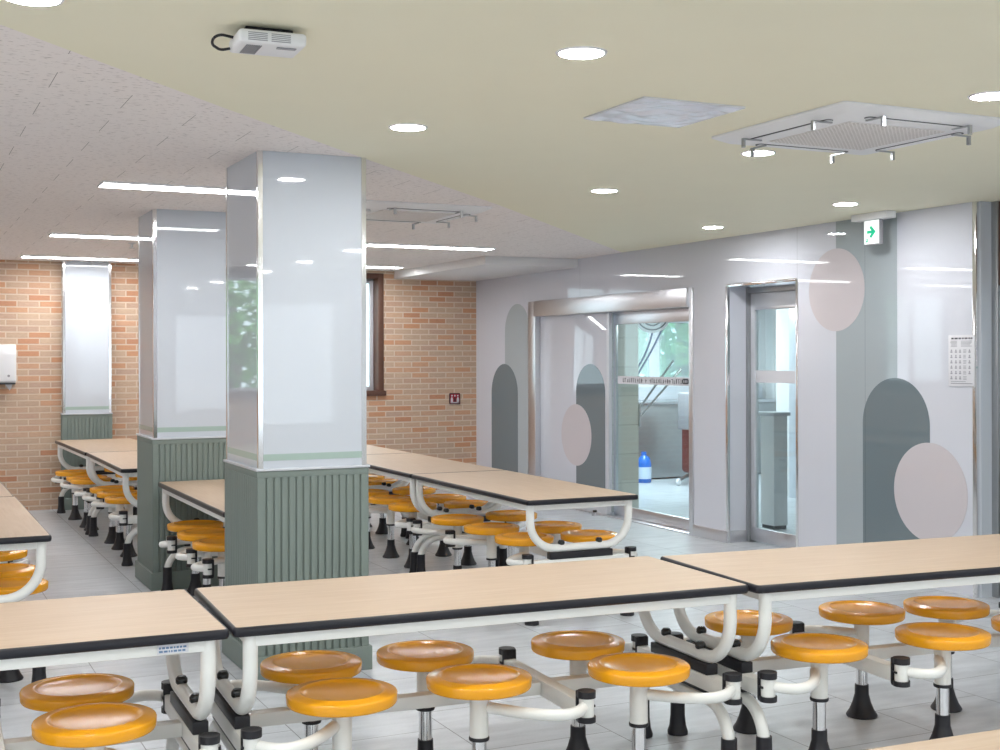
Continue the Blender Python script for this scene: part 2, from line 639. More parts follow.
def window(idx, x0, x1, z0, z1, y, into=0.2):
    r = struct(empty('window_%d' % idx, ((x0 + x1) / 2, y, z0)))
    cx = (x0 + x1) / 2
    def rel(q):
        return (q[0] - cx, q[1] - cx, q[2] - y, q[3] - y, q[4] - z0, q[5] - z0)
    fr = MB()
    w_ = 0.065
    for q in ((x0 - 0.005, x0 + w_, y - 0.012, y + into, z0, z1), (x1 - w_, x1 + 0.005, y - 0.012, y + into, z0, z1),
              (x0 + w_, x1 - w_, y - 0.012, y + into, z1 - w_, z1), (x0 - 0.03, x1 + 0.03, y - 0.03, y + into, z0 - 0.03, z0 + 0.03)):
        fr.box(*rel(q), bev=0.006)
    fr.build('window_frame', MAT['brown'], r)
    sa = MB()
    mid = (x0 + x1) / 2
    for a, b_ in ((x0 + w_, mid + 0.02), (mid - 0.02, x1 - w_)):
        yy = y + 0.12 if a < mid - 0.1 else y + 0.155
        s = 0.05
        for q in ((a, a + s, yy, yy + 0.03, z0 + 0.03, z1 - w_), (b_ - s, b_, yy, yy + 0.03, z0 + 0.03, z1 - w_),
                  (a + s, b_ - s, yy, yy + 0.03, z0 + 0.03, z0 + 0.03 + s), (a + s, b_ - s, yy, yy + 0.03, z1 - w_ - s, z1 - w_)):
            sa.box(*rel(q), bev=0.004)
    sash = sa.build('sash', MAT['alu'], r)
    g = MB()
    g.box(*rel((x0 + w_ + 0.03, mid, y + 0.133, y + 0.138, z0 + 0.05, z1 - w_ - 0.02)))
    g.box(*rel((mid, x1 - w_ - 0.03, y + 0.168, y + 0.173, z0 + 0.05, z1 - w_ - 0.02)))
    g.build('window_glass', MAT['glass'], r)
    return r


window(1, *WIN[0], YB)
window(2, *WIN[1], YB)

# side outside the frame: long windows to the left, glazed openings behind the camera
wl = MB()
wl.box(XL - 0.2, XL, YF, YB, 0, 1.0)
wl.box(XL - 0.2, XL, YF, YB, 2.45, CEIL)
for y0, y1 in ((YF, YF + 0.4), (-0.4, 0.0), (2.6, YB)):
    wl.box(XL - 0.2, XL, y0, y1, 1.0, 2.45)
struct(wl.build('wall_left', MAT['plaster']))
wf = MB()
wf.box(XL, 6.75, YF - 0.2, YF, 0, 0.75)
wf.box(XL, 6.75, YF - 0.2, YF, 2.3, CEIL)
for x0, x1 in ((XL, -3.6), (-2.2, -1.6), (-0.2, 0.4), (1.8, 2.4), (3.6, 4.1), (5.3, 6.75)):
    wf.box(x0, x1, YF - 0.2, YF, 0.75, 2.3)
struct(wf.build('wall_front', MAT['plaster']))

# panelled wall with the two door openings and a third opening at its near end
D1 = (9.523, 12.775, 2.225)
D2 = (8.083, 9.022, 2.215)
D3 = (4.75, 6.235, 2.63)
wr = MB()
TW = 0.21
for y0, y1, z0, z1 in ((D1[1], 14.45, 0, CEIL), (D1[0], D1[1], D1[2], CEIL), (D2[1], D1[0], 0, CEIL), (D2[0], D2[1], D2[2], CEIL),
                       (D3[1], D2[0], 0, CEIL), (YF - 0.2, D3[0], 0, CEIL)):
    wr.box(XW, XW + TW, y0, y1, z0, z1)
wall_right = struct(wr.build('wall_right', MAT['panel']))


def mural(name, m, poly, t):
    return MB().prism(poly, XW - t, XW - 0.0001, 'YZ').build(name, m, wall_right)


def arch(y0, y1, z0, top):
    r = (y1 - y0) / 2
    return [(y0, z0), (y1, z0)] + circle((y0 + y1) / 2, top - r, r, 40, 0, PI)


def cliparch(y0, y1, z0, top, ymin=None, ymax=None):
    out = []
    for (a, b) in arch(y0, y1, z0, top):
        out.append((min(max(a, ymin if ymin is not None else a), ymax if ymax is not None else a), b))
    return out


mural('mural_stripe', MAT['muralmid'], [(6.969, 0.0), (7.619, 0.0), (7.619, CEIL - 0.001), (6.969, CEIL - 0.001)], 0.0012)
mural('mural_arch', MAT['muraldark'], arch(6.653, 7.325, 0.0, 1.448), 0.0024)
mural('mural_circle', MAT['muralpink'], circle(6.655, 0.658, 0.345), 0.0036)
mural('mural_circle', MAT['muralpink'], circle(7.618, 2.11, 0.315), 0.0024)
mural('mural_arch', MAT['muralpale'], cliparch(12.76, 13.392, 0.10, 2.214, ymin=12.78), 0.0012)
mural('mural_arch', MAT['muraldark'], arch(13.055, 13.76, 0.10, 1.524), 0.0024)

# stainless baseboards and corner trims
bb = MB()
for y0, y1 in ((D1[1], YB), (D2[1], D1[0])):
    bb.box(XW - 0.012, XW - 0.0002, y0, y1, 0, 0.10, 0.002)
bb.box(XW - 0.012, XW + 0.246, D2[1] - 0.012, D2[1] - 0.0002, 0, 0.10, 0.002)
struct(bb.build('baseboard_right', MAT['steel']))
tr = MB()
for y0, y1, zt in ((D2[1] - 0.014, D2[1] + 0.014, D2[2]), (D2[0] - 0.014, D2[0] + 0.014, D2[2]), (D3[1] - 0.004, D3[1] + 0.03, CEIL)):
    tr.box(XW - 0.004, XW + 0.02, y0, y1, 0, zt, 0.001)
tr.box(XW - 0.004, XW + 0.02, D2[0], D2[1], D2[2] - 0.012, D2[2] + 0.012, 0.001)
struct(tr.build('trim_1', MAT['chrome']))

# ------------------------------------------------------------------ columns: glass above, fluted dado below


def column_mesh(nx0, nx1, ny0, ny1, dz, faces='SWNE', stripe=True, name='column'):
    root = struct(empty(name, ((nx0 + nx1) / 2, (ny0 + ny1) / 2, 0)))
    hx, hy = (nx1 - nx0) / 2, (ny1 - ny0) / 2
    MB().box(-hx + 0.004, hx - 0.004, -hy + 0.004, hy - 0.004, dz + 0.012, CEIL - 0.0005).build('glass_panel', MAT['glasswhite'], root)
    t = MB()
    tw = 0.026
    for sx in (-1, 1):
        for sy in (-1, 1):
            t.box(*sorted((sx * hx, sx * (hx - tw))), *sorted((sy * hy, sy * (hy - 0.006))), dz + 0.012, CEIL - 0.0005, 0.001, 1)
            t.box(*sorted((sx * hx, sx * (hx - 0.006))), *sorted((sy * (hy - 0.006), sy * (hy - tw))), dz + 0.012, CEIL - 0.0005, 0.001, 1)
    t.build('corner_trim', MAT['chrome'], root)
    if stripe:
        q = MB()
        q.box(-hx + tw, hx - tw, -hy + 0.0025, -hy + 0.0045, dz + 0.05, dz + 0.083)
        q.box(-hx + tw, hx - tw, hy - 0.0045, hy - 0.0025, dz + 0.05, dz + 0.083)
        q.box(-hx + 0.0025, -hx + 0.0045, -hy + tw, hy - tw, dz + 0.05, dz + 0.083)
        q.box(hx - 0.0045, hx - 0.0025, -hy + tw, hy - tw, dz + 0.05, dz + 0.083)
        q.build('printed_stripe', MAT['stripegreen'], root)
    # ledge
    MB().box(-hx - 0.014, hx + 0.014, -hy - 0.014, hy + 0.014, dz, dz + 0.012, 0.002).build('ledge', MAT['alu'], root)
    # fluted dado: core plus vertical ribs on each face, plain bands at top and bottom
    d = MB()
    d.box(-hx + 0.002, hx - 0.002, -hy + 0.002, hy - 0.002, 0.10, dz - 0.001)
    e = 0.008
    d.box(-hx - e, hx + e, -hy - e, hy + e, dz - 0.034, dz - 0.0005, 0.002)
    pitch = 0.0375
    for axis, h, o in (('x', hx, hy), ('y', hy, hx)):
        n = int(round(2 * h / pitch))
        p = 2 * h / n
        for s in (-1, 1):
            for k in range(n):
                c = -h + p * (k + 0.5)
                a0, a1 = c - p * 0.39, c + p * 0.39
                if k == 0: a0 = -h - e * 0.9
                if k == n - 1: a1 = h + e * 0.9
                b0, b1 = sorted((s * (o - 0.004), s * (o + e)))
                z1 = dz - 0.04
                if axis == 'x':
                    d.box(a0, a1, b0, b1, 0.10, z1 + 0.008, 0.003, 1)
                else:
                    d.box(b0, b1, a0, a1, 0.10, z1 + 0.008, 0.003, 1)
    d.build('fluted_dado', MAT['dado'], root)
    s = MB()
    e2 = 0.022
    s.box(-hx - e2, hx + e2, -hy - e2, hy + e2, 0, 0.122, 0.004)
    s.build('skirting', MAT['dado'], root)
    return root


col1 = column_mesh(1.649, 2.216, 6.195, 6.86, 1.0377)
col2 = column_mesh(1.643, 2.24, 8.93, 9.52, 1.0377)
col3 = column_mesh(1.655, 2.150, 14.08, 14.30, 1.005)
for c_, t_ in ((col1, 'square white glass column with fluted sage green dado nearest to the camera'),
               (col2, 'square white glass column with sage green dado standing behind the nearest column'),
               (col3, 'white glass pilaster with sage green dado set against the brick wall')):
    c_['label'] = t_


# ------------------------------------------------------------------ cafeteria tables with swing stools
TL, TW_, TZ = 1.922, 0.772, 0.75
MESH = {}


def cached(key, fn):
    if key not in MESH:
        MESH[key] = fn()
    return MESH[key]


def m_top():
    b = MB()
    b.prism(rrect(0.011, TL - 0.011, 0.011, TW_ - 0.011, 0.012), TZ - 0.028, TZ + 0.0006)
    return b.mesh('tabletop', MAT['wood'])


def m_band():
    b = MB()
    prof = [(0.014, TZ - 0.031), (0.004, TZ - 0.030), (0.0008, TZ - 0.024), (0.0, TZ - 0.016), (0.0008, TZ - 0.008), (0.004, TZ - 0.002),
            (0.008, TZ), (0.013, TZ), (0.013, TZ - 0.015)]
    rings = []
    for o, z in prof:
        rings.append([b.bm.verts.new((x, y, z)) for x, y in rrect(o, TL - o, o, TW_ - o, max(0.024 - o, 0.006), 6)])
    n = len(rings[0])
    for a, c in zip(rings, rings[1:] + rings[:1]):
        for k in range(n):
            b.bm.faces.new((a[k], a[(k + 1) % n], c[(k + 1) % n], c[k]))
    return b.mesh('edge_band', MAT['band'], 60)


FZ0, FZ1 = TZ - 0.068, TZ - 0.031


UV0, UV1 = 0.045, TW_ - 0.045     # legs of the U across the table
EU = 0.062                         # distance of the end frames from the table ends


def m_frame():
    b = MB()
    i = 0.026
    e = EU
    b.box(e, TL - e, i, i + 0.03, FZ0, FZ1, 0.004)
    b.box(e, TL - e, TW_ - i - 0.03, TW_ - i, FZ0, FZ1, 0.004)
    b.box(e - 0.013, e + 0.013, UV0, UV1, FZ0, FZ1, 0.004)
    b.box(TL - e - 0.013, TL - e + 0.013, UV0, UV1, FZ0, FZ1, 0.004)
    b.box(TL * 0.5 - 0.015, TL * 0.5 + 0.015, i + 0.03, TW_ - i - 0.03, FZ0, FZ1 - 0.002, 0.004)
    b.box(e, TL - e, i + 0.03, TW_ - i - 0.03, FZ1 - 0.008, FZ1 - 0.001)
    return b.mesh('frame', MAT['white'])


BZ0, BZ1 = 0.322, 0.382            # cross beams


def m_uleg():
    b = MB()
    zb = 0.447
    b.tube(fillet([(0, UV0, FZ1), (0, UV0, zb), (0, UV1, zb), (0, UV1, FZ1)], 0.17, 12), 0.0245, 16)
    return b.mesh('upper_leg', MAT['white'], 50)


def m_pads():
    b = MB()
    b.box(-0.026, 0.026, 0.17, TW_ - 0.17, 0.382, 0.424, 0.004)
    b.box(-0.022, 0.022, 0.17, TW_ - 0.17, 0.309, 0.322, 0.003)
    return b.mesh('rubber_pad', MAT['black'])


def m_bolt():
    b = MB()
    b.lathe([(0, 0.466), (0.017, 0.466), (0.021, 0.472), (0.021, 0.484), (0.014, 0.494), (0, 0.496)], n=16)
    return b.mesh('bolt', MAT['blackgloss'])


def m_beam():
    b = MB()
    b.box(-0.026, 0.026, 0.052, TW_ - 0.052, BZ0, BZ1, 0.004)
    return b.mesh('cross_beam', MAT['white'])


def m_lower():
    b = MB()
    zt = 0.284
    b.tube(fillet([(0, 0.055, 0.14), (0, 0.055, zt), (0, TW_ - 0.055, zt), (0, TW_ - 0.055, 0.14)], 0.15, 12), 0.0235, 16)
    return b.mesh('lower_leg', MAT['white'], 50)


def m_boot():
    b = MB()
    b.lathe([(0, 0.0), (0.043, 0.0), (0.044, 0.012), (0.036, 0.035), (0.031, 0.08), (0.030, 0.172), (0.0, 0.172)], n=20)
    return b.mesh('rubber_boot', MAT['black'])


def m_spine():
    b = MB()
    b.box(EU + 0.026, TL - EU - 0.026, TW_ / 2 - 0.028, TW_ / 2 + 0.028, BZ0 + 0.004, BZ1 - 0.008, 0.004)
    return b.mesh('spine_beam', MAT['white'])


SEAT_TOP = 0.486


def m_seat():
    b = MB()
    z = SEAT_TOP
    b.lathe([(0, z - 0.046), (0.174, z - 0.046), (0.182, z - 0.043), (0.185, z - 0.038), (0.1865, z - 0.012), (0.1845, z - 0.0075), (0.180, z - 0.005),
             (0.152, z - 0.0028), (0.147, z - 0.0004), (0.142, z), (0.138, z - 0.0014), (0.134, z - 0.0052), (0.125, z - 0.0085), (0.10, z - 0.0125), (0.06, z - 0.0165), (0, z - 0.018)], n=64)
    return b.mesh('seat', MAT['orange'], 50)


def m_chrome():
    b = MB()
    b.lathe([(0, 0.262), (0.0255, 0.262), (0.0255, 0.12), (0, 0.12)], n=20)
    return b.mesh('post_tube', MAT['chrome'])


def m_collar():
    b = MB()
    b.lathe([(0, 0.255), (0.035, 0.255), (0.0365, 0.259), (0.0365, 0.265), (0.034, 0.268), (0, 0.268)], n=20)
    return b.mesh('post_collar', MAT['black'])


def m_plate():
    b = MB()
    b.lathe([(0, SEAT_TOP - 0.060), (0.036, SEAT_TOP - 0.060), (0.036, SEAT_TOP - 0.0465), (0, SEAT_TOP - 0.0465)], n=20)
    return b.mesh('seat_washer', MAT['black'])


def m_foot():
    b = MB()
    b.lathe([(0, 0.0), (0.066, 0.0), (0.069, 0.006), (0.066, 0.012), (0.054, 0.030), (0.041, 0.062), (0.034, 0.088), (0.031, 0.098), (0.030, 0.142), (0, 0.142)], n=28)
    return b.mesh('rubber_foot', MAT['black'])


PZ = 0.365                # height of the swing arms


def m_clamp(sy):
    """black C clamp on the beam end, the white sleeve of the arm sits inside it"""
    b = MB()
    y0, y1 = sorted((0.0, -sy * 0.012))
    b.box(-0.030, 0.030, *sorted((sy * 0.018, sy * 0.030)), PZ - 0.050, PZ + 0.054, 0.004)
    for z0, z1 in ((PZ + 0.032, PZ + 0.056), (PZ - 0.054, PZ - 0.034)):
        b.prism([(x, y) for x, y in circle(0, 0, 0.033, 24)], z0, z1)
        b.box(-0.030, 0.030, *sorted((0.0, sy * 0.026)), z0, z1, 0.003)
    b.box(-0.031, -0.022, *sorted((-sy * 0.008, sy * 0.02)), PZ - 0.004, PZ + 0.004)
    b.box(0.022, 0.031, *sorted((-sy * 0.008, sy * 0.02)), PZ - 0.004, PZ + 0.004)
    return b.mesh('pivot_clamp', MAT['black'])


def m_arm(dx, dy, sy):
    """post at the origin, pivot at (dx, dy); sy is the side of the table centre seen from the stool (+1: towards +y)"""
    b = MB()
    b.lathe([(0, 0.262), (0.033, 0.262), (0.033, SEAT_TOP - 0.058), (0, SEAT_TOP - 0.058)], n=24)
    b.lathe([(0, PZ - 0.040), (0.027, PZ - 0.040), (0.027, PZ + 0.038), (0, PZ + 0.038)], c=(dx, dy, 0), n=20)
    out = -sy * 0.17
    sgn = 1 if dx > 0 else -1
    b.tube(bez((dx - sgn * 0.02, dy - sy * 0.012, PZ), (dx * 0.72, dy + out * 0.75, PZ), (dx * 0.42, out * 0.75 + dy * 0.4, PZ), (sgn * 0.02, 0, PZ + 0.004), 12), 0.0205, 12)
    b.bm.verts.ensure_lookup_table()
    return b.mesh('swing_stool', MAT['white'], 50)


def make_table(x, y, deg, label, front, back, mid):
    """front/back: three (post_u, post_v, pivot_u); u runs along the table, v across it"""
    r = empty('cafeteria_table', (x, y, 0), math.radians(deg), label, 'table', 'cafeteria tables with swing stools')
    top = link('tabletop', cached('top', m_top), r)
    link('edge_band', cached('band', m_band), top)
    link('frame', cached('frame', m_frame), r)
    for u in (EU, TL - EU):
        ul = link('upper_leg', cached('uleg', m_uleg), r, (u, 0, 0))
        for v in (0.255, TW_ - 0.255):
            link('bolt', cached('bolt', m_bolt), ul, (0, v, 0))
        cb = link('cross_beam', cached('beam', m_beam), r, (u, 0, 0))
        link('rubber_pad', cached('pads', m_pads), cb)
        ll = link('lower_leg', cached('lower', m_lower), r, (u, 0, 0))
        for v in (0.055, TW_ - 0.055):
            link('rubber_boot', cached('boot', m_boot), ll, (0, v, 0))
    link('cross_beam', cached('beam', m_beam), r, (mid, 0, 0))
    link('spine_beam', cached('spine', m_spine), r)
    for row, sy, pv in ((front, 1, 0.026), (back, -1, TW_ - 0.026)):
        for (pu, vv, piv) in row:
            dx, dy = piv - pu, pv - vv
            s = link('swing_stool', cached(('arm', round(dx, 3), round(dy, 3), sy), lambda: m_arm(dx, dy, sy)), r, (pu, vv, 0))
            link('seat', cached('seat', m_seat), s)
            link('post_tube', cached('chrome', m_chrome), s)
            link('post_collar', cached('collar', m_collar), s)
            link('rubber_foot', cached('foot', m_foot), s)
            link('seat_washer', cached('plate', m_plate), s)
            link('pivot_clamp', cached(('clamp', sy), lambda: m_clamp(sy)), s, (dx, dy, 0))
    return r


P0, P2 = EU, TL - EU
MA, MBm = 1.25, TL - 1.25
FR = [(0.39, 0.14, P0), (0.89, 0.15, MA), (1.49, 0.08, P2)]
BK = [(0.40, 0.59, P0), (0.845, 0.59, MA), (1.46, 0.52, P2)]
FRr = [(0.37, 0.14, P0), (0.96, 0.13, MBm), (1.47, 0.14, P2)]
BKr = [(0.37, 0.65, P0), (0.955, 0.65, MBm), (1.38, 0.60, P2)]
FRl = [(0.42, 0.15, P0), (0.92, 0.15, MA), (1.53, 0.15, P2)]
BKl = [(0.42, 0.60, P0), (0.92, 0.60, MA), (1.52, 0.57, P2)]

make_table(0.974, 3.962, -2.9, 'beech-topped table with orange swing stools directly in front of the near column', FR, BK, MA)
make_table(-0.957, 4.012, -1.7, 'beech-topped table with a small printed sticker under its edge, lower left', FRl, BKl, MA)
make_table(2.903, 3.838, -4.5, 'beech-topped table with orange swing stools at the right edge, in front of the mural circles', FRr, BKr, MBm)
make_table(0.90, 1.42, -2.6, 'beech table top whose corner alone shows at the bottom right edge of the photo', FR, BK, MA)
# row beside the panelled wall (length along the room); u runs away from the camera, v to the left
RB = [(0.33, 0.17, P0), (0.82, 0.17, MA), (1.50, 0.16, P2)]
LB = [(0.40, 0.60, P0), (0.93, 0.58, MA), (1.46, 0.60, P2)]
make_table(4.185, 6.715, 89.5, 'beech-topped table with orange swing stools, nearest of the row beside the sliding glass door', RB, LB, MA)
make_table(4.202, 8.642, 89.5, 'beech-topped table with orange swing stools, second of the row beside the sliding glass door', RB, LB, MA)
make_table(4.219, 10.57, 89.5, 'beech-topped table with orange swing stools, farthest of the row running to the brick wall window', RB, LB, MA)
# row left of the columns
make_table(0.707, 6.44, 90.0, 'beech-topped table with orange swing stools cut by the left edge, nearest to the front row', RB, LB, MA)
make_table(0.70, 8.368, 90.0, 'beech-topped table at the left edge, behind the table whose orange stools show', RB, LB, MA)
make_table(0.69, 10.297, 90.0, 'beech-topped table at the left edge, farthest one, below the towel dispenser', RB, LB, MA)
# tables standing in line with the columns
LE = [(0.40, 0.60, P0), (1.30, 0.585, MA - 0.35), (1.73, 0.57, P2 - 0.3)]
LE = [(0.78, 0.59, 0.50), (1.25, 0.585, MA - 0.3), (1.70, 0.56, P2 - 0.3)]
make_table(2.432, 6.966, 90.0, 'beech-topped table with orange swing stools squeezed between the two square columns', RB, LE, MA)
LD = [(0.52, 0.63, P0), (0.96, 0.63, MA), (1.36, 0.63, P2)]
LD2 = [(0.05 + 0.30, 0.66, P0), (0.60, 0.66, MA), (1.25, 0.67, P2)]
make_table(2.375, 10.04, 90.0, 'beech-topped table with orange swing stools just behind the second column', RB, LD, MA)
make_table(2.365, 11.985, 91.3, 'beech-topped table with orange swing stools in front of the brick wall pilaster', RB, LD2, MA)

# ------------------------------------------------------------------ ceiling fittings
DL = [
    (2.11, 3.75, 'round recessed downlight on cream ceiling, biggest in view, left of the film-covered square panel'),
    (2.09, 5.29, 'round recessed downlight on cream ceiling above the right edge of the near column'),
    (3.98, 6.79, 'round recessed downlight on cream ceiling above the sliding glass door'),
    (5.88, 8.34, 'round recessed downlight on cream ceiling, farthest one, above the narrow glass door'),
    (3.95, 5.21, 'round recessed downlight touching the near corner of the big ceiling air conditioner'),
    (5.80, 6.70, 'round recessed downlight on cream ceiling beside the green exit sign'),
    (3.92, 3.68, 'round recessed downlight cut by the right edge, beyond the big air conditioner'),
    (0.37, 3.84, 'round recessed downlight cut by the top left edge of the photo'),
]


def m_downring():
    b = MB()
    b.lathe([(0.074, -0.001), (0.076, -0.006), (0.084, -0.006), (0.088, -0.0005), (0.074, -0.0004)], n=40)
    return b.mesh('trim_ring', MAT['plastic'])


def m_downlens():
    b = MB()
    b.lathe([(0, -0.0045), (0.075, -0.0045), (0.0755, -0.001), (0, -0.001)], n=40)
    return b.mesh('lamp_lens', MAT['down'])


for x, y, lb in DL:
    r = empty('downlight', (x, y, CEIL), 0, lb, 'ceiling light', 'round downlights')
    link('trim_ring', cached('dring', m_downring), r)
    link('lamp_lens', cached('dlens', m_downlens), r)

LL = [
    (1.12, 7.74, 'long flush white ceiling lamp running behind the near column'),
    (1.20, 11.08, 'long flush white ceiling lamp running behind the second column'),
    (1.20, 13.55, 'long flush white ceiling lamp in front of the brick wall pilaster'),
    (3.87, 10.87, 'long flush white ceiling lamp right of the near column, in front of the soffit'),
    (3.98, 13.50, 'short visible end of a white ceiling lamp above the brown-framed window'),
]


def m_linframe():
    b = MB()
    L, W_, t = 1.26, 0.22, 0.006
    b.box(0, L, -W_ / 2, -W_ / 2 + t, -0.014, -0.0003)
    b.box(0, L, W_ / 2 - t, W_ / 2, -0.014, -0.0003)
    b.box(0, t, -W_ / 2 + t, W_ / 2 - t, -0.014, -0.0003)
    b.box(L - t, L, -W_ / 2 + t, W_ / 2 - t, -0.014, -0.0003)
    return b.mesh('lamp_frame', MAT['plastic'])


def m_linlens():
    b = MB()
    b.box(0.0062, 1.2538, -0.1038, 0.1038, -0.012, -0.002)
    return b.mesh('lamp_lens', MAT['lamp'])


for x, y, lb in LL:
    r = empty('linear_lamp', (x, y, CEIL), 0, lb, 'ceiling light', 'long ceiling lamps')
    link('lamp_frame', cached('lframe', m_linframe), r)
    link('lamp_lens', cached('llens', m_linlens), r)


def cassette(x, y, z, size, label, grille):
    """four-way ceiling air conditioner, (x, y) is its corner"""
    h = size / 2
    r = empty('air_conditioner', (x + h, y + h, z), 0, label, 'air conditioner', 'ceiling air conditioners')
    b = MB()
    lo = rrect(-h + 0.05, h - 0.05, -h + 0.05, h - 0.05, 0.03)
    hi = rrect(-h, h, -h, h, 0.02)
    va = [b.bm.verts.new((p[0], p[1], -0.001)) for p in hi]
    vm = [b.bm.verts.new((p[0], p[1], -0.010)) for p in hi]
    vb = [b.bm.verts.new((p[0], p[1], -0.036)) for p in lo]
    n = len(va)
    for a, c in ((va, vm), (vm, vb)):
        for k in range(n):
            b.bm.faces.new((a[k], a[(k + 1) % n], c[(k + 1) % n], c[k]))
    b.bm.faces.new(va[::-1])
    b.bm.faces.new(vb)
    b.build('casing', MAT['plastic'], r)
    g = MB()
    gs = 0.27
    g.box(-gs, gs, -gs, gs, -0.041, -0.0355, 0.002)
    gr = g.build('grille', grille, r)
    for k in range(4):
        a = k * PI / 2
        c_, s_ = math.cos(a), math.sin(a)
        def R(px, py):
            return (px * c_ - py * s_, px * s_ + py * c_)
        poly = [R(*p) for p in rrect(-0.27, 0.27, -h + 0.075, -h + 0.118, 0.02)]
        MB().prism(poly, -0.0385, -0.0355).build('air_outlet', MAT['slot'], r)
        vane = [R(*p) for p in rrect(-0.262, 0.262, -h + 0.084, -h + 0.116, 0.012)]
        MB().prism(vane, -0.0405, -0.0382).build('vane', MAT['plastic'], r)
        for sx in (-0.24, 0.24):
            q = MB()
            for (x0, x1, y0, y1, z0, z1) in ((sx - 0.006, sx + 0.006, -h + 0.03, -h + 0.125, -0.047, -0.041),
                                             (sx - 0.008, sx + 0.008, -h + 0.02, -h + 0.032, -0.082, -0.041)):
                cs = [R(x0, y0), R(x1, y0), R(x1, y1), R(x0, y1)]
                q.prism(cs, z0, z1)
            q.build('deflector_clip', MAT['dullsteel'], r)
    return r


def make_grille_mat():
    m, nt, b = new_mat('perforated_grille')
    v = node_coord(nt, 'XY0', scale=(46, 46, 1))
    vo = nt.nodes.new('ShaderNodeTexVoronoi')
    vo.inputs['Scale'].default_value = 1.0
    vo.inputs['Randomness'].default_value = 0.0
    nt.links.new(v, vo.inputs['Vector'])
    c = ramp(nt, vo.outputs['Distance'], [(0.26, srgb(165, 157, 152)), (0.34, srgb(226, 222, 220))])
    nt.links.new(c, b.inputs['Base Color'])
    b.inputs['Roughness'].default_value = 0.5
    return m


GR = make_grille_mat()
cassette(3.46, 4.00, CEIL, 0.93, 'big square four-way air conditioner on cream ceiling with metal deflector clips', GR)
cassette(2.79, 7.84, CEIL, 0.93, 'square four-way air conditioner on the tiled ceiling, partly behind the near column', GR)

# square ceiling panel still wrapped in shiny film
r = empty('ceiling_vent', (2.93, 4.515, CEIL), 0, 'square ceiling panel wrapped in shiny wrinkled film, left of the air conditioner', 'ceiling panel')
h = 0.245
fb = MB()
for q in ((-h, h, -h, -h + 0.03), (-h, h, h - 0.03, h), (-h, -h + 0.03, -h + 0.03, h - 0.03), (h - 0.03, h, -h + 0.03, h - 0.03)):
    fb.box(*q, -0.007, -0.0006, 0.002)
fb.build('panel_frame', MAT['plastic'], r)
fm = MB()
N = 44
rnd = random.Random(3)
waves = [(rnd.uniform(-1, 1), rnd.uniform(-1, 1), rnd.uniform(12, 60), rnd.uniform(0, 6)) for _ in range(9)]
gv = []
for i in range(N + 1):
    row = []
    for j in range(N + 1):
        px_, py_ = -h + 2 * h * i / N, -h + 2 * h * j / N
        rad = math.hypot(px_, py_)
        z = sum(math.sin((a * px_ + b_ * py_) * f_ + ph) for a, b_, f_, ph in waves) * 0.0009 + 0.003 * math.cos(rad * 42)
        edge_ = min(1, (h - max(abs(px_), abs(py_))) / 0.03)
        row.append(fm.bm.verts.new((px_, py_, -0.0085 - abs(z) * 1.6 * edge_)))
    gv.append(row)
for i in range(N):
    for j in range(N):
        fm.bm.faces.new((gv[i][j], gv[i + 1][j], gv[i + 1][j + 1], gv[i][j + 1]))
fm.build('plastic_film', MAT['film'], r, angle=80)

# white slotted unit hung under the cream ceiling with a looped cable
r = empty('wireless_unit', (0.965, 3.84, CEIL), math.radians(-3), 'white slotted box hung under the cream ceiling with a black looped cable', 'ceiling unit')
b = MB()
b.box(0, 0.212, 0.0, 0.175, -0.062, -0.020, 0.012, 3)
body = b.build('housing', MAT['plastic'], r)
b = MB()
for x0 in (0.028, 0.10):
    for k in range(5):
        b.box(x0, x0 + 0.06, -0.001, 0.002, -0.055 + k * 0.0055, -0.0525 + k * 0.0055)
for k in range(9):
    b.box(0.03 + k * 0.0055, 0.0325 + k * 0.0055, 0.03, 0.145, -0.0655, -0.063)
b.box(0.125, 0.185, 0.03, 0.05, -0.0655, -0.063)
b.build('vent_slot', MAT['greyplastic'], r)
b = MB()
b.box(0.03, 0.18, 0.05, 0.145, -0.0205, -0.0008, 0.003)
b.build('mounting_plate', MAT['black'], r)
b = MB()
b.tube(fillet([(0.012, 0.10, -0.03), (-0.05, 0.085, -0.025), (-0.07, 0.11, -0.05), (-0.03, 0.15, -0.06), (0.008, 0.15, -0.05)], 0.03, 8), 0.0045, 10)
b.build('cable', MAT['black'], r)

# exit sign under a ceiling bracket
r = empty('exit_sign', (6.36, 7.05, CEIL), 0, 'lit white exit sign with a green arrow hanging from a ceiling bracket', 'exit sign')
MB().box(-0.045, 0.045, -0.18, 0.185, -0.05, -0.0006, 0.004).build('bracket', MAT['plastic'], r)
MB().box(-0.016, 0.016, -0.08, 0.082, -0.228, -0.05, 0.004).build('sign_box', MAT['greyplastic'], r)
MB().box(-0.0185, -0.0158, -0.074, 0.077, -0.222, -0.054, 0.001).build('lit_face', MAT['exitlit'], r)
ar = MB()
# arrow points to the right as seen from the hall (towards -y)
arrow = [(0.045, -0.146), (0.0, -0.146), (0.02, -0.168), (0.004, -0.180), (-0.042, -0.136), (0.004, -0.092), (0.02, -0.104), (0.0, -0.126), (0.045, -0.126)]
ar.prism(arrow, -0.0198, -0.0184, 'YZ')
ar.build('arrow', MAT['exitgreen'], r)
rm = MB()
rm.prism(circle(0.045, -0.188, 0.006, 12), -0.0198, -0.0184, 'YZ')
rm.prism([(0.055, -0.197), (0.04, -0.194), (0.032, -0.202), (0.038, -0.206), (0.046, -0.2), (0.055, -0.212), (0.06, -0.209)], -0.0198, -0.0184, 'YZ')
rm.build('running_figure', MAT['exitgreen'], r)


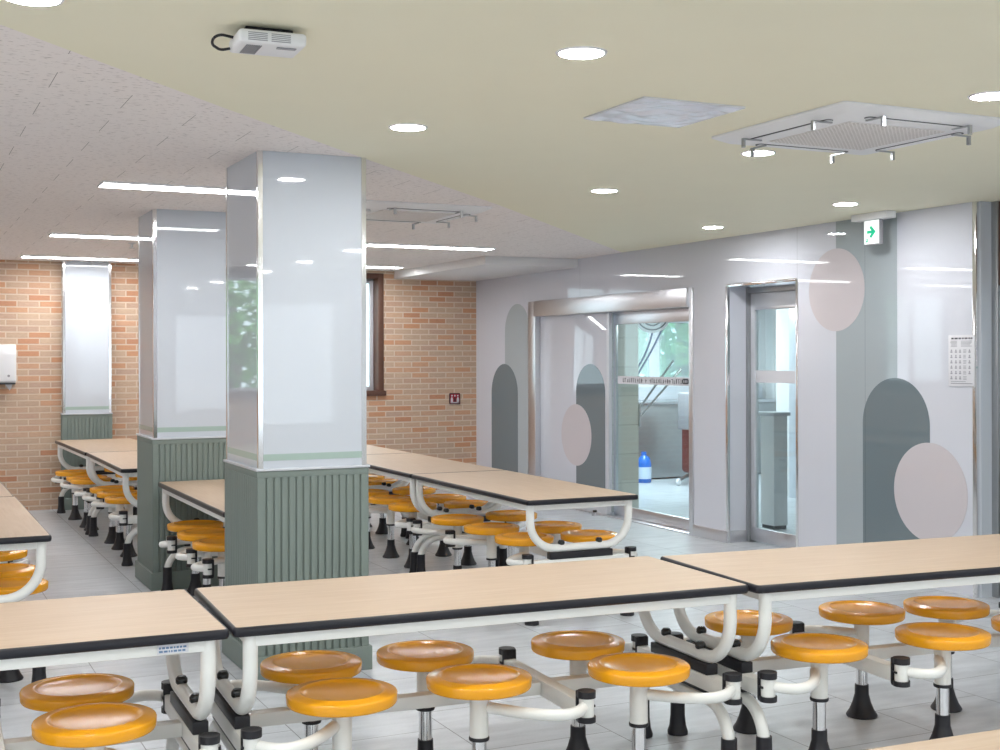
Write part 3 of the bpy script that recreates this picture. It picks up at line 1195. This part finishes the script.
def sprinkler(x, y, label):
    r = empty('sprinkler', (x, y, CEIL), 0, label, 'sprinkler')
    MB().lathe([(0, -0.001), (0.035, -0.001), (0.034, -0.006), (0.012, -0.010), (0.010, -0.03), (0, -0.03)], n=20).build('escutcheon', MAT['steel'], r)
    MB().lathe([(0, -0.030), (0.006, -0.030), (0.006, -0.042), (0.026, -0.044), (0.026, -0.047), (0, -0.047)], n=20).build('deflector', MAT['dullsteel'], r)


sprinkler(1.96, 11.66, 'small metal sprinkler on the tiled ceiling left of the second column')
sprinkler(1.93, 13.95, 'small metal sprinkler on the ceiling just before the pilaster')

# ------------------------------------------------------------------ things on the walls
# towel dispenser
r = empty('towel_dispenser', (1.065, YB, 1.345), 0, 'white paper towel dispenser on the brick wall at the left edge', 'dispenser')
b = MB()
prof = [(0, 0), (-0.105, 0), (-0.125, 0.02), (-0.125, 0.30), (-0.10, 0.40), (0, 0.40)]
b.prism(prof, -0.13, 0.13, 'YZ')
bmesh.ops.bevel(b.bm, geom=[e for e in b.bm.edges], offset=0.008, segments=2, profile=0.5, affect='EDGES')
b.build('housing', MAT['plastic'], r)
MB().box(-0.118, 0.122, -0.118, -0.004, -0.014, 0.004, 0.003).build('base_tray', MAT['slot'], r)
MB().prism(circle(0.055, 0.075, 0.013, 20), -0.127, -0.124, 'XZ').build('lock', MAT['greyplastic'], r)
b = MB()
b.prism([(0.02, -0.012), (0.095, -0.012), (0.085, -0.05), (0.068, -0.078), (0.045, -0.045)], -0.075, -0.070, 'XZ')
b.prism([(0.03, -0.012), (0.085, -0.012), (0.070, -0.06)], -0.066, -0.062, 'XZ')
b.build('paper_towel', MAT['paper'], r)

# fire equipment sign
r = empty('fire_sign', (6.212, YB, 1.10), 0, 'small dark red fire equipment sign with white pictograms on the brick wall', 'sign')
MB().prism(rrect(-0.072, 0.072, -0.068, 0.068, 0.014), -0.008, -0.0005, 'XZ').build('plate', MAT['darkred'], r)
MB().prism(rrect(-0.062, 0.062, -0.058, 0.058, 0.008), -0.0095, -0.0078, 'XZ').build('red_field', MAT['red'], r)
b = MB()
for cx in (-0.038, 0.0, 0.038):
    b.prism(circle(cx, 0.036, 0.010, 16), -0.0108, -0.0093, 'XZ')
for cx in (-0.04, 0.04):
    b.prism([(cx - 0.016, -0.052), (cx + 0.016, -0.052), (cx + 0.014, 0.0), (cx + 0.005, 0.018), (cx - 0.005, 0.018), (cx - 0.014, 0.0)], -0.0108, -0.0093, 'XZ')
b.box(-0.056, 0.056, -0.0108, -0.0093, -0.054, -0.042)
b.build('pictogram', MAT['paper'], r)
b = MB()
b.prism([(-0.008, 0.016), (0.008, 0.016), (0.008, -0.016), (0.017, -0.016), (0, -0.040), (-0.017, -0.016), (-0.008, -0.016)], -0.0112, -0.0093, 'XZ')
b.build('arrow', MAT['darkred'], r)

# printed notice beside the mural
r = empty('notice', (XW, 6.362, 1.40), 0, 'white printed notice with rows of small grey figures on the wall beside the mural', 'notice')
MB().box(-0.007, -0.0006, -0.118, 0.113, 0.0, 0.345, 0.001).build('sheet', MAT['paper'], r)
b = MB()
rnd = random.Random(11)
def ink(y0, y1, z0, z1):
    b.box(-0.0082, -0.0068, y0, y1, z0, z1)
# title
y = 0.085
while y > -0.09:
    wd = rnd.uniform(0.012, 0.03)
    ink(y - wd, y, 0.317, 0.328)
    y -= wd + rnd.uniform(0.004, 0.012)
b.build('title_line', MAT['inkdark'], r)
b = MB()
for k in range(5):
    z = 0.268 + k * 0.0085
    ink(0.035, 0.098 - rnd.uniform(0, 0.012), z, z + 0.0035)
    ink(-0.098 + rnd.uniform(0, 0.02), 0.0, z, z + 0.0035)
for row in range(6):
    z = 0.045 + row * 0.036
    for cy in (0.085, 0.045, 0.008, -0.075):
        if row == 0 and cy < 0:
            continue
        b.lathe([(0, 0), (0.006, 0), (0.006, 0.0014), (0, 0.0014)], c=(-0.0082, cy, z + 0.017), n=10, axis='X')
        ink(cy - 0.009, cy + 0.009, z + 0.001, z + 0.010)
    for q in range(3):
        ink(-0.05 + rnd.uniform(0, 0.008), -0.02, z + q * 0.009, z + q * 0.009 + 0.004)
ink(-0.10, 0.09, 0.016, 0.022)
ink(-0.04, 0.09, 0.030, 0.034)
b.build('printed_rows', MAT['ink'], r)

# ------------------------------------------------------------------ sliding glass door
d1 = struct(empty('door_1', (XW, (D1[0] + D1[1]) / 2, 0)))
yc = (D1[0] + D1[1]) / 2


def dbox(mb, x0, x1, y0, y1, z0, z1, bev=0.002, c=None):
    c = yc if c is None else c
    mb.box(x0, x1, y0 - c, y1 - c, z0, z1, bev)


b = MB()
dbox(b, -0.012, 0.205, 9.523, 9.585, 0, 2.225)
dbox(b, -0.012, 0.205, 12.60, 12.775, 0, 2.225)
dbox(b, -0.035, 0.205, 9.585, 12.60, 2.055, 2.225)
dbox(b, -0.006, 0.205, 9.585, 12.60, 0.0, 0.012)
b.build('door_frame', MAT['steel'], d1)
b = MB()
dbox(b, 0.05, 0.075, 11.10, 12.60, 0.11, 2.054, 0.001)
fixed = b.build('fixed_panel', MAT['panel'], d1)
b = MB()
poly = cliparch(10.86, 11.455 + 0.0, 0.11, 1.531)
poly = [(min(max(a, 11.135), 11.80), z) for a, z in arch(11.10 + 0.07, 11.776, 0.11, 1.531)]
b.prism([(a - yc, z) for a, z in poly], 0.0488, 0.0501, 'YZ')
b.build('mural_arch', MAT['muraldark'], fixed)
b = MB()
b.prism([(a - yc, z) for a, z in circle(11.775, 0.78, 0.325)], 0.0476, 0.0489, 'YZ')
b.build('mural_circle', MAT['muralpink'], fixed)
b = MB()
dbox(b, 0.02, 0.078, 11.10, 12.60, 0.012, 0.11)
dbox(b, 0.045, 0.08, 11.085, 11.135, 0.11, 2.054)
b.build('panel_edge', MAT['alu'], d1)
leaf = MB()
dbox(leaf, 0.10, 0.14, 9.587, 11.09, 1.93, 2.053)
dbox(leaf, 0.10, 0.14, 9.587, 11.09, 0.014, 0.115)
dbox(leaf, 0.10, 0.14, 11.065, 11.09, 0.115, 1.93)
lf = leaf.build('door_leaf', MAT['steel'], d1)
b = MB()
dbox(b, 0.115, 0.124, 9.587, 11.065, 0.112, 1.932, 0.0)
b.build('door_glass', MAT['glass'], lf)
b = MB()
dbox(b, 0.1135, 0.1150, 9.70, 11.03, 1.335, 1.412, 0.0)
st = b.build('sticker_band', MAT['paper'], lf)
b = MB()
rnd = random.Random(5)
y = 10.93
while y > 9.90:
    wd = 0.030
    if rnd.random() < 0.84:
        for k in range(rnd.choice((2, 3))):
            yy = y - rnd.uniform(0.0, wd * 0.75)
            dbox(b, 0.1125, 0.1136, yy - 0.005, yy, 1.352, 1.352 + rnd.uniform(0.026, 0.044), 0.0)
        zz = 1.352 + rnd.choice((0.0, 0.018, 0.036))
        dbox(b, 0.1125, 0.1136, y - wd * 0.85, y, zz, zz + 0.0055, 0.0)
    y -= wd + 0.008
b.build('lettering', MAT['inkdark'], lf)
b = MB()
b.prism([(a - yc, z) for a, z in rrect(9.765, 9.875, 1.350, 1.400, 0.024)], 0.1122, 0.1136, 'YZ')
b.build('emblem', MAT['inkdark'], lf)
b = MB()
for k, q in enumerate((9.79, 9.815, 9.84)):
    dbox(b, 0.1115, 0.1123, q, q + 0.012, 1.363, 1.387, 0.0)
b.build('emblem_mark', MAT['paper'], lf)
b = MB()
for x in (0.06,):
    b.tube([(x, 9.662 - yc, 0.745), (x, 9.662 - yc, 1.525)], 0.016, 14)
    for z in (0.90, 1.36):
        b.tube([(x, 9.662 - yc, z), (0.118, 9.662 - yc, z)], 0.009, 10)
b.build('door_handle', MAT['chrome'], lf)

# floor stop at the foot of the sliding door
r = empty('door_stop', (6.43, 11.17, 0), 0, 'small metal door stop on the floor at the foot of the sliding glass door', 'door stop')
MB().lathe([(0, 0), (0.035, 0), (0.035, 0.006), (0.012, 0.012), (0.012, 0.035), (0, 0.035)], n=20).build('base', MAT['steel'], r)
MB().lathe([(0, 0.034), (0.02, 0.034), (0.022, 0.045), (0.018, 0.056), (0, 0.058)], n=20).build('bumper', MAT['black'], r)

# ------------------------------------------------------------------ narrow glass door in its recess
xd = 0.246
d2 = struct(empty('door_2', (XW, (D2[0] + D2[1]) / 2, 0)))
c2 = (D2[0] + D2[1]) / 2
b = MB()
b.box(TW, xd, 9.0221 - c2, 9.10 - c2, 0, 2.30)     # recess lining
b.box(TW, xd, 8.0 - c2, 8.0829 - c2, 0, 2.30)
b.box(TW, xd, 8.0829 - c2, 9.0221 - c2, 2.215, 2.30)
b.build('recess_lining', MAT['panel'], d2)
b = MB()
for q in ((0.20, 0.29, 8.985, 9.0215, 0, 2.20), (0.20, 0.29, 8.0835, 8.12, 0, 2.20), (0.20, 0.29, 8.12, 8.985, 2.15, 2.20)):
    dbox(b, *q, c=c2)
b.build('door_frame', MAT['dullsteel'], d2)
b = MB()
for q in ((0.225, 0.265, 8.93, 8.984, 0.03, 2.148), (0.225, 0.265, 8.121, 8.17, 0.03, 2.148), (0.225, 0.265, 8.17, 8.93, 2.03, 2.148)):  # broad white top piece stands in for a bright reflection in header glass
    dbox(b, *q, c=c2)
lf = b.build('door_leaf', MAT['alu'], d2)
b = MB()
dbox(b, 0.222, 0.268, 8.121, 8.984, 0.015, 0.13, c=c2)
dbox(b, 0.222, 0.268, 8.17, 8.93, 2.005, 2.03, c=c2)
b.build('rail', MAT['steel'], lf)
b = MB()
dbox(b, 0.242, 0.250, 8.17, 8.93, 0.13, 2.005, 0, c=c2)
b.build('door_glass', MAT['glass'], lf)
b = MB()
dbox(b, 0.239, 0.2415, 8.17, 8.93, 1.38, 1.485, 0, c=c2)
b.build('sticker_band', MAT['paper'], lf)

# opening at the near end of the wall: reveal, steel frame, dark transom, white leaf with a notice
d3 = struct(empty('door_3', (XW, 5.5, 0)))
b = MB()
b.box(0.0205, 0.115, D3[1] - 5.5 - 0.022, D3[1] - 5.5 - 0.0005, 0, CEIL - 0.001)
b.build('reveal', MAT['glasswhite'], d3)
b = MB()
b.box(0.115, 0.165, D3[1] - 5.5 - 0.075, D3[1] - 5.5 - 0.001, 0, CEIL - 0.001, 0.003)
b.box(0.115, 0.165, -0.74, D3[1] - 5.5 - 0.075, 2.03, 2.07, 0.003)
b.box(0.115, 0.165, -0.745, -0.70, 0, CEIL - 0.001, 0.003)
b.build('door_frame', MAT['dullsteel'], d3)
b = MB()
b.box(0.13, 0.14, -0.70, D3[1] - 5.5 - 0.075, 2.07, CEIL - 0.001)
b.build('transom_pane', MAT['brown'], d3)
b = MB()
b.box(0.125, 0.155, -0.70, D3[1] - 5.5 - 0.078, 0.99, 2.028, 0.002)
lf = b.build('door_leaf', MAT['glasswhite'], d3)
b = MB()
b.box(0.125, 0.155, -0.70, D3[1] - 5.5 - 0.078, 0.01, 0.988, 0.002)
b.build('kick_panel', MAT['dullsteel'], lf)
b = MB()
b.box(0.1225, 0.1249, 0.36, 0.62, 1.53, 1.745)
nt_ = b.build('notice', MAT['paper'], lf)
b = MB()
for k in range(6):
    b.box(0.1216, 0.1226, 0.39, 0.60, 1.62 + k * 0.018, 1.627 + k * 0.018)
b.build('printed_lines', MAT['inkblue'], lf)
b = MB()
b.box(0.1216, 0.1226, 0.36, 0.62, 1.532, 1.545)
b.build('printed_border', MAT['teal'], lf)

# ------------------------------------------------------------------ rooms behind the glass doors
sb = MB()
sb.box(6.74, 7.03, 11.30, 11.42, 0, CEIL - 0.001)
struct(sb.build('wall_serving', MAT['beigetile']))
wk = MB()
wk.box(6.75, 8.45, 14.62, 14.82, 0, CEIL)
wk.box(8.45, 11.3, 14.62, 14.82, 0, 1.27)
wk.box(8.45, 11.3, 14.62, 14.82, 2.13, CEIL)
wk.box(11.1, 11.3, 14.62, 14.82, 1.27, 2.13)
wk.box(9.45, 11.3, 11.9, 12.0, 0, CEIL)
wk.box(9.35, 9.45, 7.3, 12.0, 0, CEIL)
wk.box(6.75, 9.45, 7.2, 7.3, 0, CEIL)
wk.box(11.2, 11.3, 12.0, 14.62, 0, CEIL)
struct(wk.build('wall_service', MAT['plaster']))
# pale posts along the passage wall seen through the narrow door
b = MB()
for y in (9.2, 9.75, 10.3, 10.85, 11.4):
    b.box(9.25, 9.349, y, y + 0.24, 0, CEIL - 0.002, 0.004)
struct(b.build('trim_2', MAT['alu']))
w3 = struct(empty('window_3', (9.78, 14.62, 1.27)))
b = MB()
for x0, x1 in ((-1.33, -1.27), (-0.49, -0.33), (0.52, 0.60), (1.26, 1.32)):
    b.box(x0, x1, 0.03, 0.10, 0.0, 0.86, 0.004)
b.box(-1.27, 1.26, 0.03, 0.10, 0.0, 0.06, 0.004)
b.box(-1.27, 1.26, 0.03, 0.10, 0.80, 0.86, 0.004)
b.build('window_frame', MAT['alu'], w3)
MB().box(-1.27, 1.26, 0.06, 0.066, 0.06, 0.80).build('window_glass', MAT['cyanglass'], w3)

# steel sink counter under the serving room window
r = empty('sink_counter', (9.3, 14.36, 0), 0, 'long grey steel counter under the window behind the sliding glass door', 'counter')
b = MB()
b.box(-2.0, 1.8, -0.25, 0.25, 0.02, 0.98, 0.006)
b.build('cabinet_body', MAT['dullsteel'], r)
b = MB()
b.box(-2.02, 1.82, -0.28, 0.25, 0.981, 1.02, 0.006)
b.build('worktop', MAT['steel'], r)
b = MB()
b.box(-2.0, 1.8, 0.19, 0.25, 1.021, 1.20, 0.006)
b.build('backsplash', MAT['alu'], r)

# blue jug
r = empty('detergent_jug', (8.70, 13.86, 0), math.radians(20), 'blue and white plastic jug on the floor behind the glass door', 'jug')
b = MB()
b.lathe([(0, 0), (0.085, 0), (0.095, 0.015), (0.095, 0.23), (0.08, 0.29), (0.045, 0.33), (0.035, 0.345), (0, 0.345)], n=28)
jb = b.build('jug_body', MAT['bluejug'], r)
MB().lathe([(0.0955, 0.05), (0.0975, 0.05), (0.0975, 0.20), (0.0955, 0.20)], n=28).build('label_band', MAT['palejug'], r)
MB().lathe([(0, 0.346), (0.034, 0.346), (0.034, 0.39), (0, 0.39)], n=20).build('cap', MAT['bluejug'], r)
MB().tube(fillet([(0.03, 0, 0.33), (0.11, 0, 0.31), (0.115, 0, 0.18), (0.09, 0, 0.16)], 0.03, 5), 0.012, 10).build('grip', MAT['bluejug'], r)

# hose reel with two hanging hoses
r = empty('hose_reel', (7.58, 11.9, 2.07), math.radians(-30), 'white round reel with blue hoses hanging behind the sliding glass door', 'hose reel')
b = MB()
for y0 in (-0.05, 0.03):
    b.lathe([(0.0, y0), (0.20, y0), (0.205, y0 + 0.008), (0.20, y0 + 0.016), (0.0, y0 + 0.016)], n=40, axis='Y')
b.lathe([(0.0, -0.034), (0.10, -0.034), (0.10, 0.03), (0.0, 0.03)], n=32, axis='Y')
reel = b.build('reel', MAT['plastic'], r)
for rr in (0.17, 0.12):
    MB().lathe([(rr - 0.007, -0.0502), (rr - 0.007, -0.058), (rr + 0.007, -0.058), (rr + 0.007, -0.0502), (rr - 0.007, -0.0502)], n=40, axis='Y').build('reel_ring', MAT['slot'], reel)
b = MB()
b.box(-0.03, 0.03, -0.03, 0.03, 0.09, 0.558, 0.004)
b.build('hanger', MAT['steel'], r)
b = MB()
b.tube(bez((0.04, 0, 0.02), (0.0, -0.05, -0.3), (-0.08, -0.05, -0.5), (-0.26, -0.02, -0.72), 14), 0.012, 10)
b.tube(bez((0.18, 0, 0.02), (0.10, -0.05, -0.2), (-0.02, -0.05, -0.45), (-0.24, -0.02, -0.78), 14), 0.012, 10)
b.build('hose', MAT['bluehose'], r)

# two slanted steel rods on the end of the tiled wall
r = empty('handrail', (7.03, 11.33, 1.0), 0, 'pair of slanted steel rods on the end of the tiled wall behind the glass door', 'rail')
for k, (z0, x1, z1) in enumerate(((0.04, 0.46, 0.56), (-0.05, 0.56, 0.47))):
    MB().tube([(0.005, 0, z0), (x1, 0.02, z1)], 0.012, 12).build('rod', MAT['chrome'], r)
MB().box(0.0005, 0.02, -0.05, 0.05, -0.12, 0.12, 0.003).build('mounting_plate', MAT['steel'], r)

# floor cleaning machine
r = empty('floor_machine', (9.02, 13.25, 0), math.radians(25.7), 'maroon and grey wheeled floor machine at the right of the glass door view', 'machine')
b = MB()
b.box(0.09, 0.42, -0.20, 0.22, 0.14, 0.98, 0.06, 4)
b.build('tank', MAT['redbody'], r)
b = MB()
b.box(-0.11, 0.088, -0.16, 0.14, 0.70, 1.16, 0.02, 3)
b.build('control_box', MAT['greyplastic'], r)
b = MB()
b.tube(fillet([(-0.16, -0.1, 0.07), (0.10, -0.12, 0.11), (0.36, -0.12, 0.11)], 0.06, 6), 0.022, 12)
b.tube(fillet([(-0.10, 0.12, 0.07), (0.10, 0.12, 0.11), (0.36, 0.12, 0.11)], 0.06, 6), 0.022, 12)
b.build('base_frame', MAT['dullsteel'], r)
for (x, y) in ((-0.18, -0.1), (-0.12, 0.12), (0.34, -0.12), (0.34, 0.12)):
    MB().lathe([(0, -0.018), (0.04, -0.018), (0.045, -0.01), (0.045, 0.01), (0.04, 0.018), (0, 0.018)], c=(x, y, 0.045), n=20, axis='Y').build('wheel', MAT['plastic'], r)

# white cabinet in the passage behind the narrow door
r = empty('slim_cabinet', (7.47, 9.62, 0), 0, 'slim pale upright cabinet standing behind the narrow glass door', 'cabinet')
MB().box(-0.08, 0.08, -0.10, 0.10, 0.03, 1.05, 0.008).build('body', MAT['plastic'], r)
MB().box(-0.10, 0.10, -0.12, 0.12, 1.051, 1.085, 0.006).build('top_board', MAT['alu'], r)
MB().box(-0.07, 0.07, -0.09, 0.09, 0.0, 0.03).build('plinth', MAT['slot'], r)

# printed sticker below the edge of the left table
st = [o for o in COL.objects if o.get('label', '').startswith('beech-topped table with a small printed sticker')][0]
b = MB()
b.box(1.70, 1.795, 0.0212, 0.0219, FZ0 + 0.006, FZ1 - 0.002)
sk = b.build('maker_sticker', MAT['paper'], st)
b = MB()
rnd = random.Random(2)
for z in (FZ0 + 0.010, FZ0 + 0.021):
    x = 1.705
    while x < 1.785:
        wd = rnd.uniform(0.004, 0.012)
        b.box(x, x + wd, 0.0206, 0.0213, z, z + 0.006)
        x += wd + 0.003
b.build('printed_text', MAT['inkblue'], sk)

# ------------------------------------------------------------------ outdoors: ground and trees
struct(simple('ground', MAT['ground'], [(-12, 18, 14.95, 26, -0.14, -0.02), (-14, XL - 0.25, -8, 14.9, -0.14, -0.02)]))


def m_crown():
    b = MB()
    rnd = random.Random(4)
    for k in range(2600):
        while True:
            p = Vector((rnd.uniform(-1, 1), rnd.uniform(-1, 1), rnd.uniform(-1, 1)))
            if 0.25 < p.length < 1:
                break
        p = Vector((p.x * 1.9, p.y * 1.0, p.z * 1.5 + 2.1))
        s = rnd.uniform(0.06, 0.14)
        a = Vector((rnd.uniform(-1, 1), rnd.uniform(-1, 1), rnd.uniform(-1, 1))).normalized()
        c = a.orthogonal().normalized()
        vs = [b.bm.verts.new(p + a * s * u + c * s * 0.5 * v) for u, v in ((-1, 0), (0, -1), (1, 0), (0, 1))]
        b.bm.faces.new(vs)
    return b.mesh('crown', MAT['leaf'])


def m_trunk():
    b = MB()
    b.tube([(0, 0, -0.02), (0.03, 0, 0.8), (0, 0.02, 1.8), (0.1, 0, 2.6)], [0.12, 0.10, 0.08, 0.04], 10)
    b.tube([(0, 0.01, 1.4), (0.4, 0.1, 2.0), (0.8, 0.1, 2.5)], [0.06, 0.045, 0.02], 8)
    b.tube([(0, 0.01, 1.3), (-0.4, -0.1, 1.9), (-0.8, 0.1, 2.4)], [0.06, 0.045, 0.02], 8)
    return b.mesh('trunk', MAT['bark'])


for x, y, rz, lb in ((9.2, 17.6, 0.3, 'leafy green tree outside the window behind the glass door'),
                     (12.2, 18.2, 1.9, 'leafy green tree outside, right of the one seen through the glass door'),
                     (-1.0, 17.4, 1.2, 'leafy green tree outdoors, mirrored in the left face of the near column'),
                     (4.6, 19.0, 2.0, 'leafy green tree outside the brown-framed window')):
    r = empty('tree', (x, y, -0.02), rz, lb, 'tree', 'trees outside the windows')
    link('trunk', cached('trunk', m_trunk), r)
    link('crown', cached('crown', m_crown), r)
